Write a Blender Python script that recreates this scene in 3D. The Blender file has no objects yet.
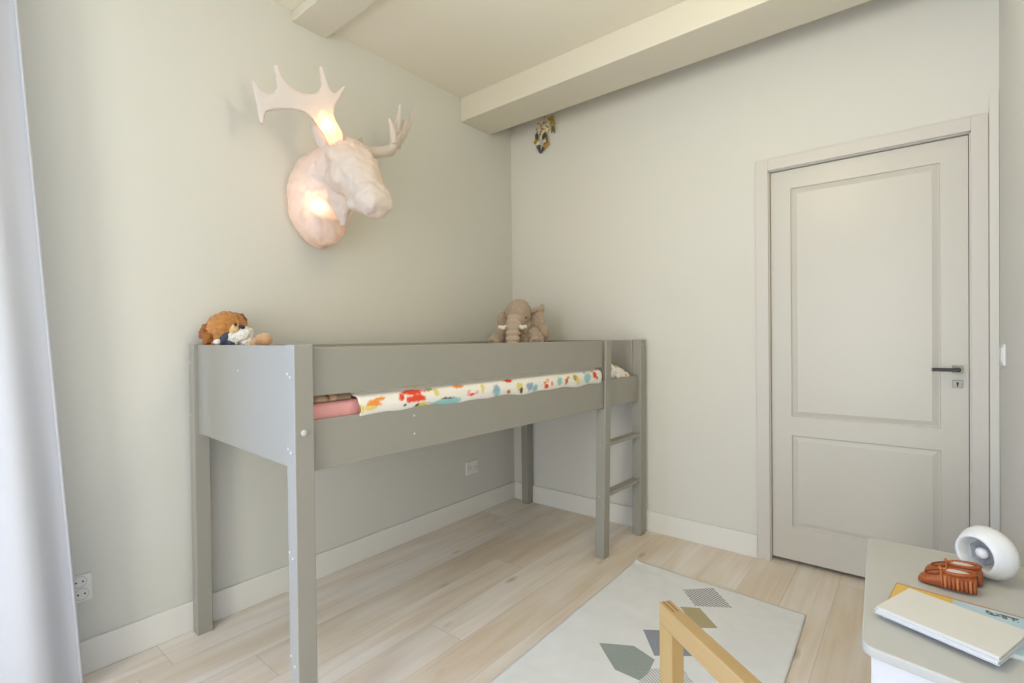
import bpy, bmesh, math, random
from mathutils import Vector, Matrix, Euler, noise
random.seed(7)
SC = bpy.context.scene
COL = SC.collection

# ------------------------------------------------------------------ camera
CAM_LOC = Vector((2.33931, -2.89967, 1.2))
RIGHT = Vector((0.7770352, 0.62935845, -0.01114635))
UP = Vector((0.00295583, 0.01405942, 0.99989679))
FWD = Vector((-0.6294502, 0.77698795, -0.00906439))
cam_d = bpy.data.cameras.new('camera')
cam_d.sensor_width = 36.0
cam_d.lens = 498.05 / 1024 * 36.0
cam_d.clip_start = 0.02
cam = bpy.data.objects.new('camera', cam_d)
COL.objects.link(cam)
mw = Matrix.Identity(4)
for i in range(3):
    mw[i][0], mw[i][1], mw[i][2], mw[i][3] = RIGHT[i], UP[i], -FWD[i], CAM_LOC[i]
cam.matrix_world = mw
SC.camera = cam

# ------------------------------------------------------------------ light and exposure
SC.view_settings.view_transform = 'Standard'
SC.view_settings.look = 'None'
SC.view_settings.gamma = 1.0
SC.view_settings.use_curve_mapping = False
SC.view_settings.exposure = -0.14
world = bpy.data.worlds.new('world')
SC.world = world
world.use_nodes = True
world.node_tree.nodes['Background'].inputs[0].default_value = (0.62, 0.78, 1.0, 1)
world.node_tree.nodes['Background'].inputs[1].default_value = 1.5

def lamp(name, kind, loc, energy, color, **kw):
    d = bpy.data.lights.new(name, kind)
    d.energy = energy; d.color = color
    for k, v in kw.items(): setattr(d, k, v)
    o = bpy.data.objects.new(name, d); COL.objects.link(o)
    o.location = loc
    return o

# daylight coming in through the window in the left wall, behind the curtain
dl = lamp('window_daylight', 'AREA', (0.03, -3.80, 1.22), 104, (0.32, 0.51, 1.0), shape='RECTANGLE', size=1.6, size_y=2.2)
dl.rotation_euler = (math.radians(90), 0, math.radians(-90))          # pointing into the room (+x)
# added fill light from the unseen far end of the room, behind the camera
far_fill = lamp('far_fill_light', 'AREA', (1.87, -5.15, 1.25), 60, (1.0, 0.98, 0.88), shape='RECTANGLE', size=0.9, size_y=2.2)
far_fill.rotation_euler = (math.radians(90), 0, 0)
# added warm fill light below the ceiling, out of view
lamp('warm_fill_light', 'POINT', (1.9, -1.6, 2.3), 18.5, (1.0, 0.885, 0.53), shadow_soft_size=0.15)

# ------------------------------------------------------------------ helpers: materials
def new_mat(name):
    m = bpy.data.materials.new(name); m.use_nodes = True
    nt = m.node_tree
    return m, nt, nt.nodes['Principled BSDF']

def N(nt, typ, **kw):
    n = nt.nodes.new(typ)
    for k, v in kw.items(): setattr(n, k, v)
    return n

def math_n(nt, op, a, b=None):
    n = N(nt, 'ShaderNodeMath', operation=op)
    for i, s in enumerate((a, b)):
        if s is None: continue
        if isinstance(s, (int, float)): n.inputs[i].default_value = s
        else: nt.links.new(s, n.inputs[i])
    return n.outputs[0]

def mix_c(nt, fac, a, b):
    n = N(nt, 'ShaderNodeMix', data_type='RGBA')
    ins = [n.inputs[0], n.inputs[6], n.inputs[7]]
    for s, v in zip(ins, (fac, a, b)):
        if isinstance(v, (int, float)): s.default_value = v
        elif isinstance(v, tuple): s.default_value = (*v[:3], 1)
        else: nt.links.new(v, s)
    return n.outputs[2]

def srgb(r, g, b):
    f = lambda c: (c / 12.92 if c <= .04045 else ((c + .055) / 1.055) ** 2.4)
    return (f(r / 255), f(g / 255), f(b / 255))

def plain(name, col, rough=0.5, var=0.03, scale=8.0, bump=0.0, bscale=200.0, spec=0.5, sheen=0.0, metal=0.0):
    """a paint/plastic/cloth with faint procedural colour variation and an optional fine bump"""
    m, nt, p = new_mat(name)
    tc = N(nt, 'ShaderNodeTexCoord')
    nz = N(nt, 'ShaderNodeTexNoise'); nz.inputs['Scale'].default_value = scale; nz.inputs['Detail'].default_value = 3
    nt.links.new(tc.outputs['Object'], nz.inputs['Vector'])
    a = tuple(max(0, c * (1 - var)) for c in col); b = tuple(min(1, c * (1 + var)) for c in col)
    nt.links.new(mix_c(nt, nz.outputs['Fac'], a, b), p.inputs['Base Color'])
    p.inputs['Roughness'].default_value = rough
    p.inputs['Specular IOR Level'].default_value = spec
    p.inputs['Metallic'].default_value = metal
    if sheen: p.inputs['Sheen Weight'].default_value = sheen
    if bump:
        n2 = N(nt, 'ShaderNodeTexNoise'); n2.inputs['Scale'].default_value = bscale; n2.inputs['Detail'].default_value = 4
        nt.links.new(tc.outputs['Object'], n2.inputs['Vector'])
        bp = N(nt, 'ShaderNodeBump'); bp.inputs['Strength'].default_value = bump; bp.inputs['Distance'].default_value = 0.004
        nt.links.new(n2.outputs['Fac'], bp.inputs['Height']); nt.links.new(bp.outputs[0], p.inputs['Normal'])
    return m

def floor_material():
    m, nt, p = new_mat('oak_planks')
    tc = N(nt, 'ShaderNodeTexCoord'); sx = N(nt, 'ShaderNodeSeparateXYZ')
    nt.links.new(tc.outputs['Object'], sx.inputs[0])
    X, Y = sx.outputs[0], sx.outputs[1]
    W, L = 0.185, 1.9
    px = math_n(nt, 'DIVIDE', math_n(nt, 'SUBTRACT', X, 0.2), W)
    idx = math_n(nt, 'FLOOR', px)
    wn = N(nt, 'ShaderNodeTexWhiteNoise', noise_dimensions='1D'); nt.links.new(idx, wn.inputs['W'])
    py = math_n(nt, 'ADD', math_n(nt, 'DIVIDE', Y, L), math_n(nt, 'MULTIPLY', wn.outputs['Value'], 7.3))
    idy = math_n(nt, 'FLOOR', py)
    wn2 = N(nt, 'ShaderNodeTexWhiteNoise', noise_dimensions='2D')
    cb = N(nt, 'ShaderNodeCombineXYZ'); nt.links.new(idx, cb.inputs[0]); nt.links.new(idy, cb.inputs[1])
    nt.links.new(cb.outputs[0], wn2.inputs['Vector'])
    # long grain
    gv = N(nt, 'ShaderNodeCombineXYZ')
    nt.links.new(math_n(nt, 'MULTIPLY', X, 34.0), gv.inputs[0]); nt.links.new(math_n(nt, 'MULTIPLY', Y, 1.7), gv.inputs[1])
    nt.links.new(math_n(nt, 'MULTIPLY', wn2.outputs['Value'], 50.0), gv.inputs[2])
    g = N(nt, 'ShaderNodeTexNoise'); g.inputs['Scale'].default_value = 1.0; g.inputs['Detail'].default_value = 5; g.inputs['Distortion'].default_value = 0.6
    nt.links.new(gv.outputs[0], g.inputs['Vector'])
    # broad tone patches
    bv = N(nt, 'ShaderNodeCombineXYZ')
    nt.links.new(math_n(nt, 'MULTIPLY', X, 7.0), bv.inputs[0]); nt.links.new(math_n(nt, 'MULTIPLY', Y, 1.6), bv.inputs[1])
    nt.links.new(math_n(nt, 'MULTIPLY', wn2.outputs['Value'], 20.0), bv.inputs[2])
    b = N(nt, 'ShaderNodeTexNoise'); b.inputs['Scale'].default_value = 1.0; b.inputs['Detail'].default_value = 2
    nt.links.new(bv.outputs[0], b.inputs['Vector'])
    c1 = mix_c(nt, wn2.outputs['Value'], FLOOR_A, FLOOR_B)
    rp = N(nt, 'ShaderNodeValToRGB'); rp.color_ramp.elements[0].position = 0.35; rp.color_ramp.elements[1].position = 0.68
    nt.links.new(g.outputs['Fac'], rp.inputs[0])
    c2 = mix_c(nt, math_n(nt, 'MULTIPLY', rp.outputs[0], 0.46), c1, FLOOR_G)
    rp2 = N(nt, 'ShaderNodeValToRGB'); rp2.color_ramp.elements[0].position = 0.4; rp2.color_ramp.elements[1].position = 0.66
    nt.links.new(b.outputs['Fac'], rp2.inputs[0])
    c3 = mix_c(nt, math_n(nt, 'MULTIPLY', rp2.outputs[0], 0.45), c2, FLOOR_C)
    # knots
    kv = N(nt, 'ShaderNodeCombineXYZ')
    nt.links.new(math_n(nt, 'MULTIPLY', X, 5.5), kv.inputs[0]); nt.links.new(math_n(nt, 'MULTIPLY', Y, 2.1), kv.inputs[1])
    vo = N(nt, 'ShaderNodeTexVoronoi'); vo.inputs['Scale'].default_value = 1.0
    nt.links.new(kv.outputs[0], vo.inputs['Vector'])
    kn = N(nt, 'ShaderNodeMapRange'); kn.inputs['From Min'].default_value = 0.03; kn.inputs['From Max'].default_value = 0.11
    kn.inputs['To Min'].default_value = 0.42; kn.inputs['To Max'].default_value = 0.0
    nt.links.new(vo.outputs['Distance'], kn.inputs[0])
    c4 = mix_c(nt, kn.outputs[0], c3, srgb(120, 100, 78))
    # seams
    fx = math_n(nt, 'FRACT', px); dx = math_n(nt, 'MINIMUM', fx, math_n(nt, 'SUBTRACT', 1.0, fx))
    fy = math_n(nt, 'FRACT', py); dy = math_n(nt, 'MINIMUM', fy, math_n(nt, 'SUBTRACT', 1.0, fy))
    seam = math_n(nt, 'MAXIMUM', math_n(nt, 'LESS_THAN', dx, 0.006), math_n(nt, 'LESS_THAN', dy, 0.0007))
    c5 = mix_c(nt, math_n(nt, 'MULTIPLY', seam, 0.32), c4, srgb(110, 92, 70))
    nt.links.new(c5, p.inputs['Base Color'])
    p.inputs['Roughness'].default_value = 0.42
    bp = N(nt, 'ShaderNodeBump'); bp.inputs['Strength'].default_value = 0.08; bp.inputs['Distance'].default_value = 0.002
    nt.links.new(math_n(nt, 'SUBTRACT', g.outputs['Fac'], seam), bp.inputs['Height']); nt.links.new(bp.outputs[0], p.inputs['Normal'])
    return m

def wood_material(name, c1, c2, axis=2, rough=0.45):
    m, nt, p = new_mat(name)
    tc = N(nt, 'ShaderNodeTexCoord'); mp = N(nt, 'ShaderNodeMapping')
    s = [60, 60, 60]; s[axis] = 4
    mp.inputs['Scale'].default_value = s
    nt.links.new(tc.outputs['Object'], mp.inputs[0])
    nz = N(nt, 'ShaderNodeTexNoise'); nz.inputs['Scale'].default_value = 1; nz.inputs['Detail'].default_value = 4; nz.inputs['Distortion'].default_value = 0.8
    nt.links.new(mp.outputs[0], nz.inputs['Vector'])
    nt.links.new(mix_c(nt, nz.outputs['Fac'], c1, c2), p.inputs['Base Color'])
    p.inputs['Roughness'].default_value = rough
    return m

def shade_material():
    """milky translucent shell of the lamp: lit from inside by the bulbs"""
    m, nt, p = new_mat('milky_translucent_plastic')
    out = nt.nodes['Material Output']
    p.inputs['Base Color'].default_value = (0.77, 0.72, 0.66, 1); p.inputs['Roughness'].default_value = 0.4
    tc = N(nt, 'ShaderNodeTexCoord'); nz = N(nt, 'ShaderNodeTexNoise'); nz.inputs['Scale'].default_value = 22; nz.inputs['Detail'].default_value = 5
    nt.links.new(tc.outputs['Object'], nz.inputs['Vector'])
    bp = N(nt, 'ShaderNodeBump'); bp.inputs['Strength'].default_value = 0.5; bp.inputs['Distance'].default_value = 0.012
    nt.links.new(nz.outputs['Fac'], bp.inputs['Height']); nt.links.new(bp.outputs[0], p.inputs['Normal'])
    tr = N(nt, 'ShaderNodeBsdfTranslucent'); tr.inputs[0].default_value = (0.92, 0.76, 0.62, 1)
    mx = N(nt, 'ShaderNodeMixShader'); mx.inputs[0].default_value = 0.35
    nt.links.new(p.outputs[0], mx.inputs[1]); nt.links.new(tr.outputs[0], mx.inputs[2])
    nt.links.new(mx.outputs[0], out.inputs['Surface'])
    return m

def cloth_translucent(name, col, amount=0.25):
    m, nt, p = new_mat(name)
    out = nt.nodes['Material Output']
    p.inputs['Base Color'].default_value = (*col, 1); p.inputs['Roughness'].default_value = 0.85; p.inputs['Specular IOR Level'].default_value = 0.2
    tc = N(nt, 'ShaderNodeTexCoord'); wv = N(nt, 'ShaderNodeTexNoise'); wv.inputs['Scale'].default_value = 300
    nt.links.new(tc.outputs['Object'], wv.inputs['Vector'])
    bp = N(nt, 'ShaderNodeBump'); bp.inputs['Strength'].default_value = 0.1; bp.inputs['Distance'].default_value = 0.002
    nt.links.new(wv.outputs['Fac'], bp.inputs['Height']); nt.links.new(bp.outputs[0], p.inputs['Normal'])
    tr = N(nt, 'ShaderNodeBsdfTranslucent'); tr.inputs[0].default_value = (*col, 1)
    mx = N(nt, 'ShaderNodeMixShader'); mx.inputs[0].default_value = amount
    nt.links.new(p.outputs[0], mx.inputs[1]); nt.links.new(tr.outputs[0], mx.inputs[2])
    nt.links.new(mx.outputs[0], out.inputs['Surface'])
    return m

def vcol_material(name, rough=0.8, bump=0.15, bscale=90.0):
    m, nt, p = new_mat(name)
    at = N(nt, 'ShaderNodeVertexColor'); at.layer_name = 'print'
    nt.links.new(at.outputs[0], p.inputs['Base Color'])
    p.inputs['Roughness'].default_value = rough; p.inputs['Specular IOR Level'].default_value = 0.2
    tc = N(nt, 'ShaderNodeTexCoord'); nz = N(nt, 'ShaderNodeTexNoise'); nz.inputs['Scale'].default_value = bscale
    nt.links.new(tc.outputs['Object'], nz.inputs['Vector'])
    bp = N(nt, 'ShaderNodeBump'); bp.inputs['Strength'].default_value = bump; bp.inputs['Distance'].default_value = 0.004
    nt.links.new(nz.outputs['Fac'], bp.inputs['Height']); nt.links.new(bp.outputs[0], p.inputs['Normal'])
    return m

FLOOR_A = srgb(242, 231, 217); FLOOR_B = srgb(226, 207, 182); FLOOR_G = srgb(204, 182, 153); FLOOR_C = srgb(246, 241, 234)
M = {}
M['left_wall'] = plain('grey_green_wall_paint', srgb(212, 210, 199), 0.75, 0.012, 1.5, 0.06, 320)
M['wall'] = plain('cream_wall_paint', srgb(217, 214, 203), 0.75, 0.012, 1.5, 0.06, 320)
M['ceiling'] = plain('ceiling_white', srgb(232, 225, 207), 0.8, 0.01, 2, 0.04, 300)
M['casing'] = plain('door_casing_paint', srgb(208, 202, 192), 0.4, 0.01, 3)
M['trim'] = plain('white_gloss_trim', srgb(228, 225, 216), 0.4, 0.01, 3)
M['door'] = plain('white_door_lacquer', srgb(203, 198, 186), 0.35, 0.01, 3)
M['floor'] = floor_material()
M['beam'] = plain('beam_white', srgb(216, 209, 190), 0.8, 0.01, 2, 0.04, 300)
M['bed'] = plain('grey_bed_lacquer', srgb(153, 149, 137), 0.38, 0.02, 4, 0.02, 150)
M['bed_cap'] = plain('pale_screw_cap', srgb(196, 195, 188), 0.4, 0.01)
M['shade'] = shade_material()
M['pink'] = plain('pink_sheet_cotton', srgb(240, 172, 166), 0.85, 0.05, 25, 0.2, 120, 0.2)
M['duvet'] = vcol_material('printed_cotton')
M['curtain'] = cloth_translucent('pale_curtain_cloth', srgb(222, 223, 227), 0.24)
M['nickel'] = plain('brushed_nickel', srgb(140, 138, 130), 0.4, 0.05, 40, metal=0.8)
M['black'] = plain('black_plastic', srgb(38, 36, 34), 0.45, 0.05)
M['dark'] = plain('dark_slot', srgb(45, 40, 34), 0.8, 0.05)
M['white_plastic'] = plain('white_plastic', srgb(232, 230, 222), 0.35, 0.01)
M['socket'] = plain('socket_insert', srgb(206, 204, 196), 0.4, 0.01)
M['cab_top'] = plain('warm_grey_cabinet_top', srgb(199, 197, 188), 0.5, 0.015, 5, 0.05, 220)
M['cab_body'] = plain('white_cabinet_body', srgb(230, 230, 228), 0.45, 0.01)
M['leather'] = plain('tan_leather', srgb(164, 84, 34), 0.45, 0.14, 60, 0.25, 160)
M['leather_dark'] = plain('dark_tan_stitching', srgb(120, 58, 24), 0.6, 0.1, 60)
M['lace'] = plain('pale_leather_lace', srgb(190, 112, 58), 0.55, 0.1, 60)
M['lining'] = plain('cream_lining', srgb(222, 210, 195), 0.9, 0.05, 60, 0.2)
M['lamp_white'] = plain('white_lamp_shell', srgb(232, 231, 226), 0.28, 0.01)
M['lamp_grey'] = plain('grey_lamp_insert', srgb(142, 143, 141), 0.35, 0.03)
M['pine'] = wood_material('honey_pine_upright', srgb(192, 162, 106), srgb(178, 144, 86), 2)
M['pine_rail'] = wood_material('honey_pine_rail', srgb(194, 164, 112), srgb(176, 142, 90), 0)
M['end_grain'] = plain('dark_end_grain', srgb(136, 96, 48), 0.6, 0.12, 90)
M['ele'] = plain('taupe_plush', srgb(178, 158, 136), 0.95, 0.12, 35, 0.8, 130, 0.1, 0.3)
M['ele_light'] = plain('light_taupe_plush', srgb(192, 172, 150), 0.95, 0.1, 35, 0.8, 130, 0.1, 0.3)
M['tusk'] = plain('cream_tusk_felt', srgb(238, 232, 216), 0.9, 0.03, 40, 0.3, 150, 0.1)
M['ginger'] = plain('ginger_plush', srgb(192, 132, 72), 0.95, 0.3, 50, 1.0, 140, 0.1, 0.3)
M['ginger_dark'] = plain('dark_ginger_plush', srgb(150, 92, 44), 0.95, 0.3, 50, 1.0, 140, 0.1, 0.3)
M['white_plush'] = plain('white_plush', srgb(232, 228, 220), 0.95, 0.05, 40, 0.9, 140, 0.1, 0.3)
M['cream_plush'] = plain('cream_plush', srgb(232, 200, 150), 0.95, 0.08, 40, 0.9, 140, 0.1, 0.3)
M['peach'] = plain('peach_plush', srgb(214, 172, 132), 0.95, 0.1, 40, 0.7, 140, 0.1, 0.3)
M['navy'] = plain('navy_felt', srgb(66, 74, 88), 0.9, 0.1, 40, 0.4)
M['book_cream'] = plain('cream_book_cover', srgb(226, 222, 211), 0.5, 0.01)
M['book_white'] = plain('white_book_cover', srgb(226, 228, 230), 0.5, 0.01)
M['pages'] = plain('page_block', srgb(222, 220, 212), 0.9, 0.03, 300)
M['blossom'] = plain('cream_dried_blossom', srgb(232, 214, 172), 0.9, 0.15, 90, 0.3)
M['blossom_yellow'] = plain('mustard_dried_blossom', srgb(190, 150, 50), 0.9, 0.2, 90, 0.3)
M['feather'] = plain('dark_grey_feather', srgb(70, 72, 70), 0.8, 0.2, 90)
M['leaf'] = plain('dried_olive_leaf', srgb(120, 108, 58), 0.8, 0.25, 90)
M['window_frame'] = plain('white_window_frame', srgb(226, 224, 218), 0.4, 0.01)

def glass_material():
    m, nt, p = new_mat('window_glass')
    p.inputs['Base Color'].default_value = (1, 1, 1, 1); p.inputs['Roughness'].default_value = 0.0
    p.inputs['Transmission Weight'].default_value = 1.0; p.inputs['IOR'].default_value = 1.45
    return m
M['glass'] = glass_material()

# ------------------------------------------------------------------ helpers: meshes
def link(name, bm, mat, parent=None, smooth=False):
    me = bpy.data.meshes.new(name)
    bmesh.ops.recalc_face_normals(bm, faces=bm.faces)
    bm.to_mesh(me); bm.free()
    mats = mat if isinstance(mat, (list, tuple)) else [mat]
    for mm in mats: me.materials.append(mm)
    if smooth:
        for f in me.polygons: f.use_smooth = True
    o = bpy.data.objects.new(name, me); COL.objects.link(o)
    if parent: o.parent = parent
    return o

def box(bm, x0, x1, y0, y1, z0, z1, bev=0.0, seg=2):
    t = bmesh.new()
    vs = [t.verts.new((x, y, z)) for x in (x0, x1) for y in (y0, y1) for z in (z0, z1)]
    for q in ((0, 1, 3, 2), (4, 6, 7, 5), (0, 4, 5, 1), (2, 3, 7, 6), (0, 2, 6, 4), (1, 5, 7, 3)):
        t.faces.new([vs[i] for i in q])
    bmesh.ops.recalc_face_normals(t, faces=t.faces)
    if bev: bmesh.ops.bevel(t, geom=t.edges[:], offset=bev, segments=seg, affect='EDGES', profile=0.5)
    merge(bm, t)

def merge(bm, t, mtx=None):
    me = bpy.data.meshes.new('tmp')
    if mtx is not None: bmesh.ops.transform(t, matrix=mtx, verts=t.verts)
    t.to_mesh(me); t.free(); bm.from_mesh(me); bpy.data.meshes.remove(me)

def boxes(*bs, bev=0.0, seg=2):
    bm = bmesh.new()
    for b in bs: box(bm, *b, bev=bev, seg=seg)
    return bm

def ell(bm, c, r, rot=(0, 0, 0), u=20, v=12):
    t = bmesh.new(); bmesh.ops.create_uvsphere(t, u_segments=u, v_segments=v, radius=1.0)
    merge(bm, t, Matrix.Translation(c) @ Euler(rot).to_matrix().to_4x4() @ Matrix.Diagonal((*r, 1)))

def loft(bm, secs, n=20, side=Vector((0, 1, 0)), cap=True):
    """secs: (centre, half width along side, half height); rings square to the path"""
    rings = []
    P = [Vector(s[0]) for s in secs]
    for i, s in enumerate(secs):
        d = (P[min(i + 1, len(P) - 1)] - P[max(i - 1, 0)]).normalized()
        a = (side - d * side.dot(d)).normalized(); b = d.cross(a)
        rings.append([bm.verts.new(P[i] + a * s[1] * math.cos(2 * math.pi * k / n) + b * s[2] * math.sin(2 * math.pi * k / n)) for k in range(n)])
    for r0, r1 in zip(rings, rings[1:]):
        for k in range(n): bm.faces.new((r0[k], r0[(k + 1) % n], r1[(k + 1) % n], r1[k]))
    if cap:
        bm.faces.new(rings[0][::-1]); bm.faces.new(rings[-1])

def tube(bm, pts, radii, n=10, side=Vector((0, 0, 1)), flat=1.0):
    loft(bm, [(p, r, r * flat) for p, r in zip(pts, radii)], n, side)

def finish(o, voxel=None, smooth=0, disp=0.0, dscale=0.03, subsurf=0):
    """evaluate the modifiers once and keep the result as plain mesh data"""
    if voxel:
        r = o.modifiers.new('r', 'REMESH'); r.mode = 'VOXEL'; r.voxel_size = voxel; r.use_smooth_shade = True
    if smooth:
        s = o.modifiers.new('s', 'SMOOTH'); s.factor = 0.5; s.iterations = smooth
    if subsurf:
        s = o.modifiers.new('ss', 'SUBSURF'); s.levels = subsurf; s.render_levels = subsurf
    dg = bpy.context.evaluated_depsgraph_get(); dg.update()
    me = bpy.data.meshes.new_from_object(o.evaluated_get(dg))
    old = o.data; o.modifiers.clear(); o.data = me; me.name = old.name
    bpy.data.meshes.remove(old)
    if disp:
        nrm = [v.normal.copy() for v in me.vertices]
        for v, nn in zip(me.vertices, nrm):
            p = v.co / dscale
            v.co += nn * disp * (noise.noise(p) + 0.6 * noise.noise(p * 2.3))
    for f in me.polygons: f.use_smooth = True
    return o

def tag(o, label, cat, group=None):
    o['label'] = label; o['category'] = cat
    if group: o['group'] = group
    return o

def thing(name, loc, label, cat, rz=0.0, group=None):
    o = bpy.data.objects.new(name, None); COL.objects.link(o)
    o.empty_display_size = 0.05
    o.location = loc; o.rotation_euler = (0, 0, rz)
    return tag(o, label, cat, group)

def struct(name, bm, mat, parent=None, smooth=False):
    o = link(name, bm, mat, parent, smooth)
    if not parent: o['kind'] = 'structure'
    return o

# ------------------------------------------------------------------ the room
XR = 2.6125; YF = -5.20; ZC = 2.786
DX0, DX1, DZ = 1.740, 2.5245, 2.056                       # door opening
struct('floor', boxes((-0.12, XR + 0.12, YF - 0.12, 0.15, -0.1, 0.0)), M['floor'])
struct('ceiling', boxes((-0.12, XR + 0.12, YF - 0.12, 0.15, ZC, ZC + 0.1)), M['ceiling'])
WY0, WY1, WZ0, WZ1 = -4.66, -2.94, .16, 2.48                # window opening
struct('wall_left', boxes((-0.12, 0, WY1, 0.0, 0, ZC), (-0.12, 0, YF - 0.12, WY0, 0, ZC), (-0.12, 0, WY0, WY1, 0, WZ0), (-0.12, 0, WY0, WY1, WZ1, ZC)), M['left_wall'])
struct('wall_back', boxes((-0.12, DX0, 0, 0.12, 0, ZC), (DX1, XR + 0.12, 0, 0.12, 0, ZC), (DX0, DX1, 0, 0.12, DZ, ZC)), M['wall'])
struct('door_gap_blocker', boxes((1.5, XR + 0.12, .125, .2, 0, 2.3)), M['wall'])  # unseen slab added behind the door to keep outside light from the gap
struct('wall_right', boxes((XR, XR + 0.12, YF - 0.12, 0.0, 0, ZC)), M['wall'])
struct('wall_front', boxes((0, 1.32, YF - 0.12, YF, 0, ZC), (2.42, XR, YF - 0.12, YF, 0, ZC), (1.32, 2.42, YF - 0.12, YF, 2.5, ZC), (1.32, 2.42, YF - 0.12, YF, 0, .1)), M['wall'])
fill_win = struct('fill_window', boxes((1.32, 1.39, YF - .09, YF - .03, .1, 2.5), (2.35, 2.42, YF - .09, YF - .03, .1, 2.5), (1.32, 2.42, YF - .09, YF - .03, .1, .2), (1.32, 2.42, YF - .09, YF - .03, 2.43, 2.5), bev=.004), M['window_frame'])  # unseen window, added to go with the fill light behind the camera
link('pane', boxes((1.39, 2.35, YF - .066, YF - .06, .2, 2.43)), M['glass'], fill_win)
ym = (WY0 + WY1) / 2
win = struct('window_1', boxes((-.09, -.03, WY0, WY0 + .06, WZ0, WZ1), (-.09, -.03, WY1 - .06, WY1, WZ0, WZ1), (-.09, -.03, WY0, WY1, WZ0, WZ0 + .06), (-.09, -.03, WY0, WY1, WZ1 - .06, WZ1),
                               (-.09, -.03, ym - .03, ym + .03, WZ0, WZ1), bev=.004), M['window_frame'])
link('pane', boxes((-.066, -.06, WY0 + .06, ym - .03, WZ0 + .06, WZ1 - .06), (-.066, -.06, ym + .03, WY1 - .06, WZ0 + .06, WZ1 - .06)), M['glass'], win)
# ceiling beams
struct('trim_1', boxes((0, XR, -0.527, -0.239, 2.631, ZC), bev=.004), M['beam'])
struct('trim_2', boxes((0, XR, -1.678, -1.497, 2.737, ZC), bev=.004), M['beam'])
# baseboards
struct('baseboard_left', boxes((0, .015, YF, -0.0, 0, .122), bev=.002), M['trim'])
struct('baseboard_back', boxes((.015, 1.678, -.015, 0, 0, .122), bev=.002), M['trim'])
struct('baseboard_right', boxes((XR - .015, XR, YF, -.016, 0, .122), bev=.002), M['trim'])
# door casing: three boards with a lining in the opening
cs = bmesh.new()
for b in ((1.679, DX0, -.015, .0, 0, 2.116), (DX1, 2.579, -.015, .0, 0, 2.116), (DX0, DX1, -.015, .0, DZ, 2.116)): box(cs, *b, bev=.0015, seg=1)
for b in ((DX0, DX0 + .004, 0, .06, 0, DZ), (DX1 - .004, DX1, 0, .06, 0, DZ), (DX0, DX1, 0, .06, DZ - .004, DZ)): box(cs, *b)
struct('trim_3', cs, M['casing'])
struct('trim_4', boxes((2.5815, XR - .001, -.010, 0, 0, 2.2), bev=.001), M['wall'])

def door_leaf():
    bm = bmesh.new()
    x0, x1, z0, z1, y = DX0 + .006, DX1 - .006, .022, DZ - .007, .022
    pans = [(1.838, 2.426, .196, .673), (1.838, 2.426, .770, 1.952)]
    def quad(a, b, c, d): bm.faces.new([bm.verts.new(p) for p in (a, b, c, d)])
    def face(xa, xb, za, zb, yy=y): quad((xa, yy, za), (xb, yy, za), (xb, yy, zb), (xa, yy, zb))
    face(x0, 1.838, z0, z1); face(2.426, x1, z0, z1)
    face(1.838, 2.426, z0, .196); face(1.838, 2.426, .673, .770); face(1.838, 2.426, 1.952, z1)
    for (a, b, c, d) in pans:
        rings = [(0, 0), (.002, .009), (.006, .0105), (.026, .0045), (.028, .0035)]
        pr = None
        for off, dep in rings:
            r = [(a + off, y + dep, c + off), (b - off, y + dep, c + off), (b - off, y + dep, d - off), (a + off, y + dep, d - off)]
            if pr:
                for k in range(4): quad(pr[k], pr[(k + 1) % 4], r[(k + 1) % 4], r[k])
            pr = r
        quad(*pr)
    yb = y + .04
    quad((x0, y, z0), (x0, yb, z0), (x0, yb, z1), (x0, y, z1)); quad((x1, y, z0), (x1, yb, z0), (x1, yb, z1), (x1, y, z1))
    quad((x0, y, z0), (x1, y, z0), (x1, yb, z0), (x0, yb, z0)); quad((x0, y, z1), (x1, y, z1), (x1, yb, z1), (x0, yb, z1))
    face(x0, x1, z0, z1, yb)
    bmesh.ops.remove_doubles(bm, verts=bm.verts, dist=1e-5)
    return bm
door = struct('door_1', door_leaf(), M['door'])
# lever handle on a square rose, with a key plate under it
rose = link('handle_rose', boxes((2.464, 2.500, .013, .022, 1.020, 1.053), bev=.0015), M['nickel'], door)
hb = bmesh.new(); tube(hb, [(2.482, .016, 1.0365), (2.482, -.035, 1.0365)], [.009, .009], 12, Vector((1, 0, 0)))
box(hb, 2.397, 2.490, -.044, -.028, 1.029, 1.044, bev=.003)
hd = link('door_handle', hb, M['black'], door); hd['label'] = 'black lever handle'
link('handle_tip', boxes((2.3925, 2.397, -.0445, -.0275, 1.0285, 1.0445), bev=.001), M['nickel'], hd)
link('key_plate', boxes((2.464, 2.500, .017, .022, .956, .989), bev=.001), M['nickel'], door)
kb = bmesh.new(); tube(kb, [(2.482, .018, .976), (2.482, .0162, .976)], [.0045, .0045], 12, Vector((1, 0, 0))); box(kb, 2.4797, 2.4843, .0162, .018, .962, .976)
link('keyhole', kb, M['dark'], door)

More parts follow.
